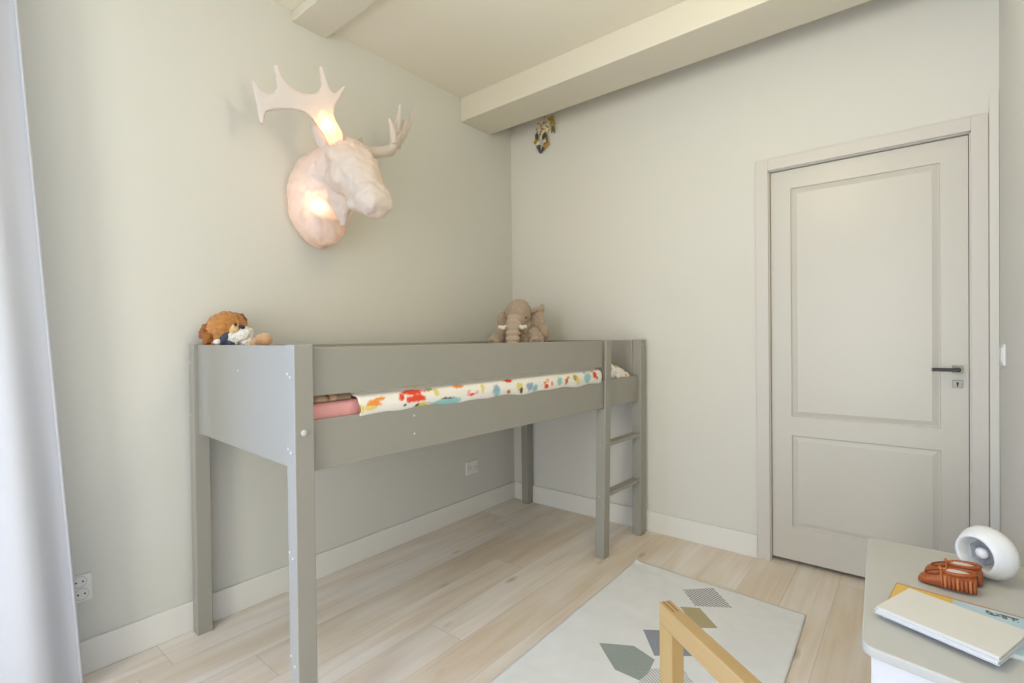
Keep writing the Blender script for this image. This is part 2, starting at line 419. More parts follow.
# ------------------------------------------------------------------ the loft bed
TH = math.radians(3.0)
BO = Vector((.018, -2.146, 0))
BW, BL = .935, 2.131
bed = thing('loft_bed', BO, 'grey painted half-height loft bed with ladder rungs along the left wall', 'bed', -TH)
def bed_pt(v, u, z=0.0):
    return BO + Vector((math.cos(TH) * v + math.sin(TH) * u, -math.sin(TH) * v + math.cos(TH) * u, z))
LV, LU = .055, .057
NW = BW + .025                                             # the near leg stands a touch further out
ZT = 1.185
def leg(v, u, lean=0.0, top=ZT):
    bm = boxes((v, v + LV, u, u + LU, 0, top), bev=.003)
    for vert in bm.verts: vert.co.y += lean * vert.co.z / ZT
    return link('leg', bm, M['bed'], bed)
lgs = [leg(0, 0), leg(NW - LV, 0), leg(0, BL - LU, 0, ZT - .009), leg(BW - LV, BL - LU, .028, ZT - .009)]
def drop(bm, skew=.022):
    for v in bm.verts:
        v.co.z += -.006 - .001 * v.co.y
        v.co.x += skew * (1 - v.co.y / 1.7)
    return bm
link('end_panel', boxes((LV - .002, NW - LV + .002, .017, .035, .822, 1.182), bev=.002), M['bed'], bed)
link('end_panel', drop(boxes((LV - .002, BW - LV + .002, BL - .04, BL - .022, .818, 1.182), bev=.002), 0), M['bed'], bed)
RO = BW - .014
link('side_rail', drop(boxes((RO - .02, RO, LU - .002, BL - LU + .016, .817, .967), bev=.002)), M['bed'], bed)
link('guard_rail', drop(boxes((RO - .02, RO, LU - .002, 1.690, 1.038, 1.182), bev=.002)), M['bed'], bed)
link('back_panel', drop(boxes((.016, .034, LU - .002, BL - LU + .002, .818, 1.182), bev=.002), 0), M['bed'], bed)
link('mattress_base', boxes((.036, RO - .022, .04, BL - .045, .832, .85)), M['bed'], bed)
# ladder post: full depth below the rail, rebated in front of it above
pu = 1.662
pb = bmesh.new()
box(pb, BW - LV, BW, pu, pu + LU, 0, .806, bev=.003)
box(pb, RO + .0015, BW, pu, pu + LU, .80, ZT - .009, bev=.003)
box(pb, RO - .045, RO + .004, 1.678, pu + LU, .80, ZT - .009, bev=.003)
for v in pb.verts: v.co.y += .048 * v.co.z / ZT
link('ladder_post', pb, M['bed'], bed)
for zt in (.6155, .342):
    bm = boxes((BW - .058, BW - .006, pu + LU + .001 + .048 * zt / ZT - .004, BL - LU + .012, zt - .02, zt), bev=.003)
    link('rung', bm, M['bed'], bed)
# screw caps
def cap_at(v, u, z, axis, r=.0042, parent=bed):
    bm = bmesh.new()
    c = Vector((v, u, z)); ell(bm, c, (r * (.6 if axis == 'v' else 1), r * (.6 if axis == 'u' else 1), r), u=12, v=8)
    link('screw_cap', bm, M['bed_cap'], parent, True)
for lg, v0, pts in ((lgs[1], NW - LV, [(.012, 1.10), (.030, 1.092), (.012, .885), (.030, .875), (.012, .585), (.032, .572), (.012, .285), (.034, .262)]),
                    (lgs[0], 0, [(.012, 1.11), (.014, .895)])):
    for dv, z in pts: cap_at(v0 + dv, -.0005, z, 'u', .0045, lg)
cap_at(NW + .001, .026, .932, 'v', .0095, lgs[1])
cap_at(.49, .0165, 1.094, 'u', .004)
for z in (.935, .872): cap_at(RO + .0165, .43, z - .006, 'v', .0045)
for z, du in ((1.145, .02), (1.11, .022), (1.15, .04), (1.095, .04)): cap_at(BW + .0005, BL - LU + du + .026, z, 'v', .0038, lgs[3])
for z in (.606, .333): cap_at(BW - .03, pu - .0005 + .048 * z / ZT, z, 'u', .0038)

# ---- mattress and bedding
pad_bm = boxes((.042, .892, .062, 1.78, .851, 1.006), bev=.014, seg=4)
for v in pad_bm.verts:
    if v.co.x > .5: v.co.x += .024 * (1 - v.co.y / 1.78)
mt = link('mattress', pad_bm, M['pink'])
mt.location = BO; mt.rotation_euler = (0, 0, -TH)
tag(mt, 'mattress in a pink sheet lying in the loft bed, bare at the near end', 'mattress')
for f in mt.data.polygons: f.use_smooth = True

def strip_mesh(name, u0, u1, prof, du, blobs, base, hem=lambda u: 0.0, mat=None, wav=.003):
    """a cloth swept along u over a (v,z) profile, printed with blobs (u, s, ru, rs, colour) where s is length along the profile from its lower hem"""
    P = [Vector((a, b)) for a, b in prof]
    seg = [0]
    for a, b in zip(P, P[1:]): seg.append(seg[-1] + (b - a).length)
    total = seg[-1]; st = []
    s = 0.0
    while s < .16: st.append(s); s += .004
    while s < total: st.append(s); s += .03
    st.append(total)
    def at(s):
        for i in range(len(P) - 1):
            if s <= seg[i + 1] + 1e-9: return P[i].lerp(P[i + 1], (s - seg[i]) / max(1e-9, seg[i + 1] - seg[i]))
        return P[-1]
    nu = int((u1 - u0) / du)
    bm = bmesh.new(); lay = bm.loops.layers.float_color.new('print')
    g = []; info = {}
    for i in range(nu + 1):
        u = u0 + (u1 - u0) * i / nu; row = []
        for s in st:
            q = at(s); k = max(0, 1 - s / .07)
            z = q.y + hem(u) * k + wav * .6 * noise.noise(Vector((u * 9, s * 6, 3)))
            v = q.x + .018 * (1 - u / 1.7) + wav * noise.noise(Vector((u * 14, s * 20, 0))) * (1 if s < .1 else .3)
            vt = bm.verts.new((v, u + (.012 * noise.noise(Vector((s * 25, 5, i and 1))) if i in (0,) else 0), z)); row.append(vt)
            c = base(u, s)
            for bu, bs, ru, rs, col in blobs:
                du_, ds_ = (u - bu) / ru, (s - bs) / rs
                rr = math.hypot(du_, ds_) + .35 * noise.noise(Vector((u * 70, s * 70, bu)))
                if rr < 1:
                    c = col if rr < .8 else tuple(a * .7 + b * .3 for a, b in zip(col, c))
            info[vt] = c
        g.append(row)
    for i in range(nu):
        for j in range(len(st) - 1):
            bm.faces.new((g[i][j], g[i + 1][j], g[i + 1][j + 1], g[i][j + 1]))
    for f in bm.faces:
        for l in f.loops: l[lay] = (*info[l.vert], 1)
    o = link(name, bm, mat or M['duvet'], None, True)
    so = o.modifiers.new('t', 'SOLIDIFY'); so.thickness = .006; so.offset = -1
    o.location = BO; o.rotation_euler = (0, 0, -TH)
    return o

LC = lambda r, g, b: srgb(r, g, b)
WHT = LC(236, 230, 218); RED = LC(226, 78, 50); ORG = LC(238, 150, 70); TEA = LC(150, 196, 190); YEL = LC(226, 206, 120)
OLV = LC(170, 160, 90); BRN = LC(190, 120, 60); PNK = LC(238, 176, 168); DRK = LC(90, 90, 60); BLU = LC(150, 176, 196)
blobs = []
def B(px_u, s, ru, rs, c): blobs.append((px_u, s, ru, rs, c))
# from the near end to the far end, as they show between the rails
B(.215, .022, .018, .014, YEL); B(.208, .028, .006, .006, DRK); B(.265, .036, .028, .012, ORG); B(.25, .022, .03, .008, YEL); B(.29, .05, .022, .007, ORG)
B(.375, .048, .011, .014, RED); B(.43, .062, .05, .014, RED); B(.435, .034, .048, .014, RED); B(.385, .018, .007, .006, DRK); B(.46, .005, .035, .012, YEL); B(.44, .008, .01, .006, DRK)
B(.50, .066, .02, .010, OLV); B(.53, .05, .012, .018, YEL); B(.56, .006, .06, .015, TEA); B(.60, .012, .05, .016, TEA); B(.575, .025, .03, .004, DRK)
B(.64, .066, .03, .011, ORG); B(.70, .026, .02, .006, RED); B(.69, .034, .008, .012, PNK); B(.73, .03, .012, .006, PNK); B(.765, .046, .01, .02, YEL)
B(.845, .03, .022, .024, BLU); B(.85, .012, .022, .012, TEA); B(.93, .066, .03, .012, RED); B(.92, .015, .012, .012, BRN); B(.99, .036, .02, .02, YEL); B(1.0, .02, .01, .014, DRK)
B(1.06, .03, .024, .02, BLU); B(1.10, .018, .022, .016, TEA); B(1.18, .02, .018, .012, RED); B(1.19, .045, .014, .012, PNK); B(1.17, .036, .01, .008, ORG); B(1.225, .028, .01, .01, ORG)
B(1.285, .035, .02, .022, TEA); B(1.34, .03, .014, .014, BRN); B(1.36, .048, .012, .008, ORG); B(1.42, .045, .02, .014, OLV); B(1.44, .028, .014, .022, YEL); B(1.53, .035, .03, .026, TEA)
B(1.51, .062, .012, .008, BLU); B(1.60, .046, .022, .016, RED); B(1.62, .03, .01, .01, BRN); B(1.59, .066, .014, .006, ORG)
for k in range(260):
    B(random.uniform(.2, 1.66), random.uniform(.13, .95), random.uniform(.02, .045), random.uniform(.02, .04), random.choice([RED, ORG, TEA, YEL, PNK, OLV, BLU]))
prof = [(.924, .954), (.929, .964), (.932, .98), (.930, .998), (.922, 1.012), (.905, 1.020), (.87, 1.024), (.6, 1.032), (.3, 1.032), (.06, 1.02)]
prof = [(a, b + .0) for a, b in prof]
dv = strip_mesh('duvet', .215, 1.668, prof, .006, blobs, lambda u, s: WHT, lambda u: .004 + .006 * math.sin(u * 23) * math.sin(u * 7 + 1) - .006 * u)
tag(dv, 'white duvet printed with red and teal fruit and birds, hanging over the bed side', 'duvet')
# folded striped blanket lying on the near end
bl2 = []
for k in range(60): bl2.append((random.uniform(.04, .2), random.uniform(.0, .8), random.uniform(.012, .03), random.uniform(.01, .03), random.choice([LC(150, 60, 50), LC(120, 110, 90), LC(200, 170, 130), LC(110, 80, 60)])))
bk = strip_mesh('blanket', .062, .205, [(.890, 1.007), (.897, 1.011), (.897, 1.020), (.890, 1.027), (.86, 1.029), (.5, 1.029), (.1, 1.02)], .005, bl2, lambda u, s: LC(160, 134, 108), wav=.002)
tag(bk, 'thin dark patterned blanket folded on the pink near end of the mattress', 'blanket')

# crumpled pillow at the ladder opening
pbm = bmesh.new()
ell(pbm, (.60, 1.90, .955), (.30, .095, .055)); ell(pbm, (.865, 1.83, .998), (.045, .07, .050), (0, .2, .3)); ell(pbm, (.864, 1.92, .980), (.044, .06, .044), (0, .1, -.3)); ell(pbm, (.86, 2.01, .955), (.040, .055, .034))
for k in range(6): tube(pbm, [(.900, 1.77 + .040 * k, 1.036 - .011 * k), (.900 - .01 * (k % 2), 1.805 + .044 * k, .965 - .004 * k)], [.010, .016], 10)
pl = link('pillow', pbm, M['duvet'])
finish(pl, voxel=.006, smooth=3, disp=.006, dscale=.03)
va = pl.data.color_attributes.new('print', 'BYTE_COLOR', 'CORNER')
for lp in pl.data.loops:
    co = pl.data.vertices[lp.vertex_index].co
    nn = noise.noise(co * 26 + Vector((3, 1, 7)))
    va.data[lp.index].color = (*(LC(206, 160, 120) if nn > .42 else LC(196, 186, 150) if nn < -.45 else LC(240, 232, 220)), 1)
pl.location = BO; pl.rotation_euler = (0, 0, -TH)
tag(pl, 'crumpled white pillow with a beige print at the ladder end of the bed', 'pillow')

# ------------------------------------------------------------------ plush toys
def part(name, build, mat, parent, voxel=.006, smooth=4, disp=.0, dscale=.02):
    bm = bmesh.new(); build(bm)
    o = link(name, bm, mat, parent)
    return finish(o, voxel=voxel, smooth=smooth, disp=disp, dscale=dscale)

el = thing('plush_elephant', bed_pt(.262, 1.775, 1.034), 'seated taupe plush elephant with cream tusks on the far corner of the bed', 'stuffed toy', math.radians(20))
def ele_body(bm):
    ell(bm, (0, .03, .13), (.125, .105, .13)); ell(bm, (0, .0, .22), (.085, .08, .09))
    for s in (-1, 1):
        tube(bm, [(s * .06, .0, .07), (s * .11, -.09, .06), (s * .135, -.16, .055)], [.06, .06, .055], 14)
        tube(bm, [(s * .09, -.03, .20), (s * .13, -.075, .15), (s * .14, -.11, .12)], [.04, .046, .044], 12)
part('body', ele_body, M['ele'], el, .006, 3, .007, .016)
part('head', lambda bm: (ell(bm, (0, -.03, .315), (.083, .085, .092)), ell(bm, (0, -.085, .265), (.06, .05, .055))), M['ele'], el, .005, 3, .005, .012)
def ele_trunk(bm):
    path = [(0, -.105, .285), (0, -.128, .25), (0, -.142, .215), (0, -.146, .17), (0, -.150, .12), (0, -.165, .075), (0, -.19, .06)]
    pts, rad = [], []
    for i in range(6):
        for k in range(8):
            t = k / 8; pts.append(Vector(path[i]).lerp(Vector(path[i + 1]), t))
            rad.append((.047 - .0018 * (i + t)) + (.013 * abs(math.sin(math.pi * (i + t) * 1.35)) - .007 if 0 < i + t < 4.6 else 0))
    tube(bm, pts, rad, 18, Vector((1, 0, 0)), .85)
part('trunk', ele_trunk, M['ele_light'], el, .0035, 0, .001)
for s in (-1, 1):
    def ear(bm, s=s):
        if s < 0:
            ell(bm, (-.102, .0, .255), (.050, .018, .085), (0, -.12, .5)); ell(bm, (-.098, .005, .325), (.022, .02, .016))
        else:
            ell(bm, (.110, .0, .25), (.062, .018, .092), (0, .10, -.4)); ell(bm, (.108, -.012, .335), (.042, .024, .016), (0, -.25, 0)); ell(bm, (.148, .0, .345), (.016, .02, .026)); ell(bm, (.16, -.01, .19), (.035, .03, .05))
    part('ear', ear, M['ele'], el, .0045, 2, .005, .012)
    part('tusk', lambda bm, s=s: tube(bm, [(s * .035, -.125, .232), (s * .062, -.148, .222), (s * .090, -.160, .230)], [.015, .0145, .011], 12), M['tusk'], el, .004, 1)
    part('foot', lambda bm, s=s: ell(bm, (s * .138, -.185, .055), (.054, .028, .054)), M['ele_light'], el, .006, 3, .002)
    part('eye', lambda bm, s=s: ell(bm, (s * .066, -.082, .285), (.005, .005, .005)), M['black'], el, .002, 1)

dog = thing('plush_dog', bed_pt(.122, .148, 1.03), 'ginger plush dog with a white face lying against the near end of the bed', 'stuffed toy', math.radians(39))
# local x runs to the right as seen from the room, local -y towards the viewer
def dog_head(bm):
    ell(bm, (-.045, 0, .222), (.072, .085, .066)); ell(bm, (-.070, .01, .17), (.060, .075, .07)); ell(bm, (-.03, .0, .11), (.06, .08, .09))
part('head', dog_head, M['ginger'], dog, .005, 2, .009, .011)
part('ear', lambda bm: (ell(bm, (-.104, -.035, .205), (.028, .035, .040), (0, .35, 0)), ell(bm, (-.088, -.06, .175), (.020, .02, .034), (0, .3, 0))), M['ginger_dark'], dog, .0045, 2, .007, .010)
part('ear', lambda bm: ell(bm, (-.03, .06, .25), (.036, .02, .035), (0, .4, 0)), M['ginger_dark'], dog, .005, 2, .006, .010)
part('brow', lambda bm: ell(bm, (.012, -.045, .214), (.016, .028, .024), (0, .4, 0)), M['cream_plush'], dog, .004, 2, .004, .010)
part('muzzle', lambda bm: (ell(bm, (.034, -.02, .185), (.032, .045, .042), (0, .6, 0)), ell(bm, (.008, -.045, .175), (.026, .03, .032)), ell(bm, (.052, -.015, .150), (.024, .04, .034))), M['white_plush'], dog, .0045, 1, .007, .011)
part('nose', lambda bm: ell(bm, (.040, -.045, .224), (.013, .012, .009), (0, .5, 0)), M['black'], dog, .003, 1)
part('eye', lambda bm: ell(bm, (.026, -.066, .232), (.006, .006, .007)), M['black'], dog, .002, 1)
part('collar', lambda bm: (ell(bm, (-.020, -.058, .170), (.022, .03, .036), (0, .5, 0)), ell(bm, (.008, -.066, .155), (.014, .02, .012))), M['navy'], dog, .005, 2)
part('chest_patch', lambda bm: ell(bm, (-.040, -.078, .163), (.018, .02, .013)), M['white_plush'], dog, .004, 2, .004)
def dog_body(bm):
    ell(bm, (.05, .01, .07), (.10, .08, .07)); tube(bm, [(.06, -.02, .12), (.09, -.03, .160), (.115, -.03, .168)], [.028, .021, .018], 12)
part('body', dog_body, M['peach'], dog, .006, 3, .003)
part('paw', lambda bm: ell(bm, (.122, -.03, .170), (.034, .03, .026)), M['peach'], dog, .005, 2, .004)

# ------------------------------------------------------------------ moose head wall lamp
Y0 = -1.57
ml = thing('moose_head_lamp', (0, Y0, 1.87), 'glowing white moose head lamp mounted on the grey-green wall above the bed', 'wall lamp')
ox = Vector((0, Y0, 1.87))
def L(x, y, z): return (x, y, z - 1.87)                      # lateral y is measured from the head's middle
def neck(bm):
    secs = [(L(.006, 0, 1.885), .140, .222), (L(.02, 0, 1.885), .158, .232), (L(.07, 0, 1.90), .158, .222), (L(.14, 0, 1.94), .140, .185), (L(.21, 0, 1.985), .120, .145), (L(.29, 0, 2.02), .10, .10)]
    for s in secs: pass
    n = 28; rings = []
    for c, a, b in secs:
        rings.append([bm.verts.new((c[0] + .12 * 0, c[1] + a * math.cos(2 * math.pi * k / n), c[2] + b * math.sin(2 * math.pi * k / n))) for k in range(n)])
    for r0, r1 in zip(rings, rings[1:]):
        for k in range(n): bm.faces.new((r0[k], r0[(k + 1) % n], r1[(k + 1) % n], r1[k]))
    bm.faces.new(rings[0][::-1]); bm.faces.new(rings[-1])
    ell(bm, L(.09, 0, 1.765), (.07, .10, .105))             # swelling chest at the bottom of the mount
    # the head, sloping down from the crown to the muzzle
    loft(bm, [(L(.19, 0, 2.09), .05, .05), (L(.23, 0, 2.075), .088, .080), (L(.29, 0, 2.035), .112, .098), (L(.35, 0, 1.965), .115, .108), (L(.40, 0, 1.900), .096, .096),
              (L(.445, 0, 1.85), .080, .080), (L(.485, 0, 1.805), .080, .076), (L(.515, 0, 1.772), .068, .062), (L(.53, 0, 1.755), .04, .036)], 24)
    for s in (-1, 1):
        ell(bm, L(.335, s * .098, 2.02), (.05, .038, .036), (0, .7, 0))          # brow over the eye
        ell(bm, L(.52, s * .035, 1.79), (.035, .034, .036))                      # nostril swellings
    ell(bm, L(.415, -.03, 1.795), (.05, .052, .034), (0, .75, 0)); ell(bm, L(.33, -.075, 1.93), (.07, .045, .07))                      # lower lip
    loft(bm, [(L(.24, -.01, 1.92), .06, .07), (L(.265, -.015, 1.84), .045, .06), (L(.272, -.015, 1.775), .028, .042), (L(.272, -.015, 1.725), .012, .016)], 14)   # the bell under the throat
bm = bmesh.new(); neck(bm)
mh = finish(link('head', bm, M['shade'], ml), voxel=.0085, smooth=4, disp=.008, dscale=.042)
for v in mh.data.vertices: v.co.x = max(v.co.x, .0015)
for s in (-1, 1):
    def mear(bm, s=s):
        loft(bm, [(L(.235, s * .07, 2.075), .026, .022), (L(.225, s * .09, 2.11), .034, .018), (L(.218, s * .115, 2.155), .026, .013), (L(.212, s * .132, 2.195), .008, .006)], 14, Vector((1, 0, .5)))
    bmx = bmesh.new(); mear(bmx); finish(link('ear', bmx, M['shade'], ml), voxel=.005, smooth=3)
for s in (-1, 1):
    # nostrils and eyes are pressed into the shell; small darker beads mark the eyes
    bmx = bmesh.new(); ell(bmx, L(.362, s * .098, 1.99), (.010, .008, .008)); link('eye', bmx, M['shade'], ml, True)

ANT = [(.342, -1.628, 2.085), (.319, -1.661, 2.085), (.306, -1.687, 2.103), (.295, -1.715, 2.14), (.286, -1.741, 2.174), (.273, -1.77, 2.19), (.255, -1.81, 2.194), (.235, -1.845, 2.188), (.215, -1.88, 2.178), (.204, -1.902, 2.166),
       (.199, -1.908, 2.14), (.196, -1.91, 2.112), (.188, -1.920, 2.112), (.187, -1.927, 2.15), (.188, -1.935, 2.20), (.189, -1.945, 2.24), (.192, -1.953, 2.278), (.199, -1.944, 2.282), (.201, -1.93, 2.258), (.207, -1.912, 2.241), (.217, -1.891, 2.237), (.226, -1.876, 2.243), (.231, -1.868, 2.27), (.232, -1.872, 2.31),
       (.233, -1.883, 2.357), (.243, -1.866, 2.364), (.245, -1.852, 2.32), (.251, -1.832, 2.293), (.265, -1.801, 2.272), (.28, -1.77, 2.264), (.294, -1.744, 2.267), (.306, -1.722, 2.280), (.314, -1.712, 2.31), (.316, -1.718, 2.35),
       (.318, -1.723, 2.388), (.325, -1.711, 2.390), (.327, -1.695, 2.34), (.331, -1.677, 2.298), (.338, -1.66, 2.286), (.348, -1.643, 2.31), (.357, -1.631, 2.328), (.363, -1.622, 2.322), (.354, -1.635, 2.29), (.343, -1.648, 2.26), (.333, -1.66, 2.23), (.330, -1.664, 2.195), (.334, -1.655, 2.165), (.345, -1.628, 2.12)]
def right_antler():
    """palm and tines: an outline in the antler's plane, thickened and rounded"""
    P = [Vector((x, y - Y0, z - 1.87)) for x, y, z in ANT]
    n = (P[9] - P[1]).cross(P[34] - P[1]).normalized()
    t = .013
    bm = bmesh.new()
    f0 = [bm.verts.new(p - n * t) for p in P]; f1 = [bm.verts.new(p + n * t) for p in P]
    bm.faces.new(f0); bm.faces.new(f1[::-1])
    k = len(P)
    for i in range(k): bm.faces.new((f0[i], f1[i], f1[(i + 1) % k], f0[(i + 1) % k]))
    tube(bm, [(.30, -.055, .19), (.322, -.105, .265), (.312, -.135, .33)], [.030, .034, .016], 14, n)
    return bm
def left_antler():
    """the other antler, turned edge-on: a beam running out sideways, then a narrow palm with three upright tines"""
    Q = lambda x, y, z: Vector((x, y - Y0, z - 1.87))
    bm = bmesh.new(); sd = Vector((-.8, .6, 0))
    tube(bm, [Q(.30, -1.52, 2.085), Q(.30, -1.44, 2.102), Q(.30, -1.365, 2.125), Q(.297, -1.325, 2.148)], [.032, .028, .027, .027], 12)
    loft(bm, [(Q(.30, -1.36, 2.120), .020, .020), (Q(.296, -1.318, 2.150), .05, .022), (Q(.292, -1.285, 2.195), .058, .018), (Q(.292, -1.262, 2.235), .045, .012)], 14, sd)
    for pts in ([(.33, -1.335, 2.165), (.335, -1.342, 2.21), (.332, -1.350, 2.255), (.328, -1.358, 2.285)],
                [(.305, -1.305, 2.18), (.30, -1.29, 2.25), (.30, -1.274, 2.33), (.30, -1.266, 2.395)],
                [(.265, -1.262, 2.19), (.262, -1.222, 2.25), (.262, -1.185, 2.32), (.262, -1.150, 2.415)],
                [(.285, -1.262, 2.22), (.285, -1.236, 2.28), (.285, -1.226, 2.33)]):
        tube(bm, [Q(*p) for p in pts], [.020, .018, .014, .008][:len(pts)], 10, sd)
    return bm
for fn in (right_antler, left_antler):
    finish(link('antler', fn(), M['shade'], ml), voxel=.0045, smooth=4)
# the two bulbs inside the shell
b1 = lamp('neck_bulb_light', 'POINT', (.150, -.062, -.03), 0.75, (1.0, .56, .32), shadow_soft_size=.02); b1.parent = ml
b2 = lamp('antler_bulb_light', 'POINT', (.319, -.115, .272), 0.40, (1.0, .50, .18), shadow_soft_size=.008); b2.parent = ml

# ------------------------------------------------------------------ dried ornament under the beam
orn = thing('wall_ornament', (.325, 0, 2.632), 'small hanging bunch of cream dried flowers and dark feathers under the ceiling beam', 'wall ornament')
def flower(bm, c, r):
    for k in range(5):
        a = k * 2 * math.pi / 5 + random.random()
        ell(bm, (c[0] + r * .7 * math.cos(a), c[1], c[2] + r * .7 * math.sin(a)), (r * .55, r * .35, r * .55), u=8, v=6)
    ell(bm, (c[0], c[1] - r * .35, c[2]), (r * .4, r * .3, r * .4), u=8, v=6)
def spray(name, pts, r, mat):
    bm = bmesh.new()
    for p in pts: flower(bm, p, r)
    bmesh.ops.scale(bm, vec=(1.22, 1, 1.12), verts=bm.verts)
    link(name, bm, mat, orn, True)
spray('blossom_cluster', [(-.045, -.022, .05), (-.015, -.026, .07), (.015, -.025, .075), (-.03, -.03, .025), (.0, -.028, .035), (.025, -.024, .045), (-.045, -.022, .0), (-.01, -.026, .0), (.012, -.02, .015), (-.02, -.02, -.025), (-.05, -.02, -.055), (.0, -.02, -.05)], .0135, M['blossom'])
for sp in [(-.038, -.036, .062), (.004, -.038, .058), (-.012, -.04, .02), (.018, -.036, .03), (-.05, -.036, .03), (-.03, -.036, -.008), (.03, -.034, .072)]: spray('seed_head', [sp], .004, M['feather'])
spray('yellow_blossom', [(.05, -.02, .06), (.058, -.022, .035), (.045, -.02, .075), (-.068, -.02, -.04), (.014, -.02, -.075), (.0, -.022, -.085), (-.06, -.02, -.02)], .012, M['blossom_yellow'])
def leafy(name, strands, w, mat):
    for (a, b) in strands:
        bm = bmesh.new(); a, b = Vector(a), Vector(b)
        mid = a.lerp(b, .45); loft(bm, [(a, w * .25, .002), (a.lerp(b, .2), w * .8, .0025), (mid, w, .003), (a.lerp(b, .8), w * .6, .0025), (b, w * .08, .0015)], 10, Vector((1, 0, 0)))
        bmesh.ops.scale(bm, vec=(1.22, 1, 1.12), verts=bm.verts)
        link(name, bm, mat, orn, True)
leafy('feather', [((-.060, -.02, -.03), (-.034, -.02, -.125)), ((.012, -.02, -.055), (-.030, -.022, -.125)), ((.004, -.03, -.005), (-.012, -.03, -.05)), ((-.055, -.03, .01), (-.05, -.03, -.04))], .013, M['feather'])
leafy('leaf', [((.055, -.02, .04), (.045, -.018, -.02)), ((.055, -.022, .03), (.065, -.018, -.025)), ((.052, -.02, .08), (.06, -.02, .0)), ((-.052, -.02, .03), (-.056, -.02, -.035)), ((.01, -.024, -.01), (.018, -.022, -.085))], .008, M['leaf'])
hb = bmesh.new(); tube(hb, [(0, 0, .108), (0, -.03, .108)], [.003, .003], 8); tube(hb, [(0, -.026, .108), (-.01, -.026, .06)], [.0015, .0015], 6); tube(hb, [(0, -.026, .108), (.045, -.024, .07)], [.0015, .0015], 6)
link('hanger', hb, M['leaf'], orn)

# ------------------------------------------------------------------ sockets and switch
def outlet(name, y0, y1, z0, z1, label, double):
    yc, zc = (y0 + y1) / 2, (z0 + z1) / 2
    t = thing(name, (0, yc, zc), label, 'power outlet')
    w, h = (y1 - y0) / 2, (z1 - z0) / 2
    link('plate', boxes((0, .010, -w, w, -h, h), bev=.003), M['white_plastic'], t)
    for cy, cz in double:
        bm = bmesh.new(); n = 24
        ring = lambda r, x: [bm.verts.new((x, cy + r * math.cos(2 * math.pi * k / n), cz + r * math.sin(2 * math.pi * k / n))) for k in range(n)]
        rs = [ring(.0215, .0095), ring(.0215, .0118), ring(.019, .0118), ring(.0185, .0045)]
        for a, b in zip(rs, rs[1:]):
            for k in range(n): bm.faces.new((a[k], a[(k + 1) % n], b[(k + 1) % n], b[k]))
        bm.faces.new(rs[-1])
        s = link('socket_ring', bm, M['socket'], t)
        for dy in (-.0095, .0095):
            b2_ = bmesh.new(); tube(b2_, [(.0125, cy + dy, cz), (.0085, cy + dy, cz)], [.0028, .0028], 10, Vector((0, 1, 0))); link('pin_hole', b2_, M['dark'], s)
    return t
outlet('power_outlet', -2.545, -2.465, .265, .362, 'white wall socket beside the curtain, above the left baseboard', [(.009, -.020), (.004, .025)])
outlet('power_outlet', -.520, -.405, .277, .366, 'white double wall socket under the bed near the far corner', [(-.028, 0), (.028, 0)])
sw = thing('light_switch', (XR, -.145, 1.108), 'flat white light switch on the right wall beside the door', 'light switch')
link('plate', boxes((-.008, 0, -.042, .042, -.042, .042), bev=.002), M['white_plastic'], sw)
link('rocker', boxes((-.012, -.007, -.03, .03, -.03, .03), bev=.002), M['white_plastic'], sw)

# ------------------------------------------------------------------ rug
def rug():
    A, Bc, Cc, D = Vector((1.185, -.451, 0)), Vector((1.976, -.493, 0)), Vector((2.012, -1.95, 0)), Vector((1.197, -1.95, 0))
    nu, nv = 80, 150
    bm = bmesh.new(); g = []
    for i in range(nu + 1):
        row = []
        for j in range(nv + 1):
            s, t = i / nu, j / nv
            p = A.lerp(Bc, s).lerp(D.lerp(Cc, s), t)
            z = .006 + .0022 * (noise.noise(Vector((p.x * 5, p.y * 9, 1))) + .6 * noise.noise(Vector((p.x * 3 + p.y * 12, p.y * 4, 9)))) * (1 if s < .5 else .6)
            c = max(0, 1 - math.hypot(p.x - A.x, p.y - A.y) / .05); z += .010 * c * c
            z = max(z, .0045)
            row.append(bm.verts.new((p.x, p.y, z)))
        g.append(row)
    for i in range(nu):
        for j in range(nv): bm.faces.new((g[i][j], g[i][j + 1], g[i + 1][j + 1], g[i + 1][j]))
    return bm
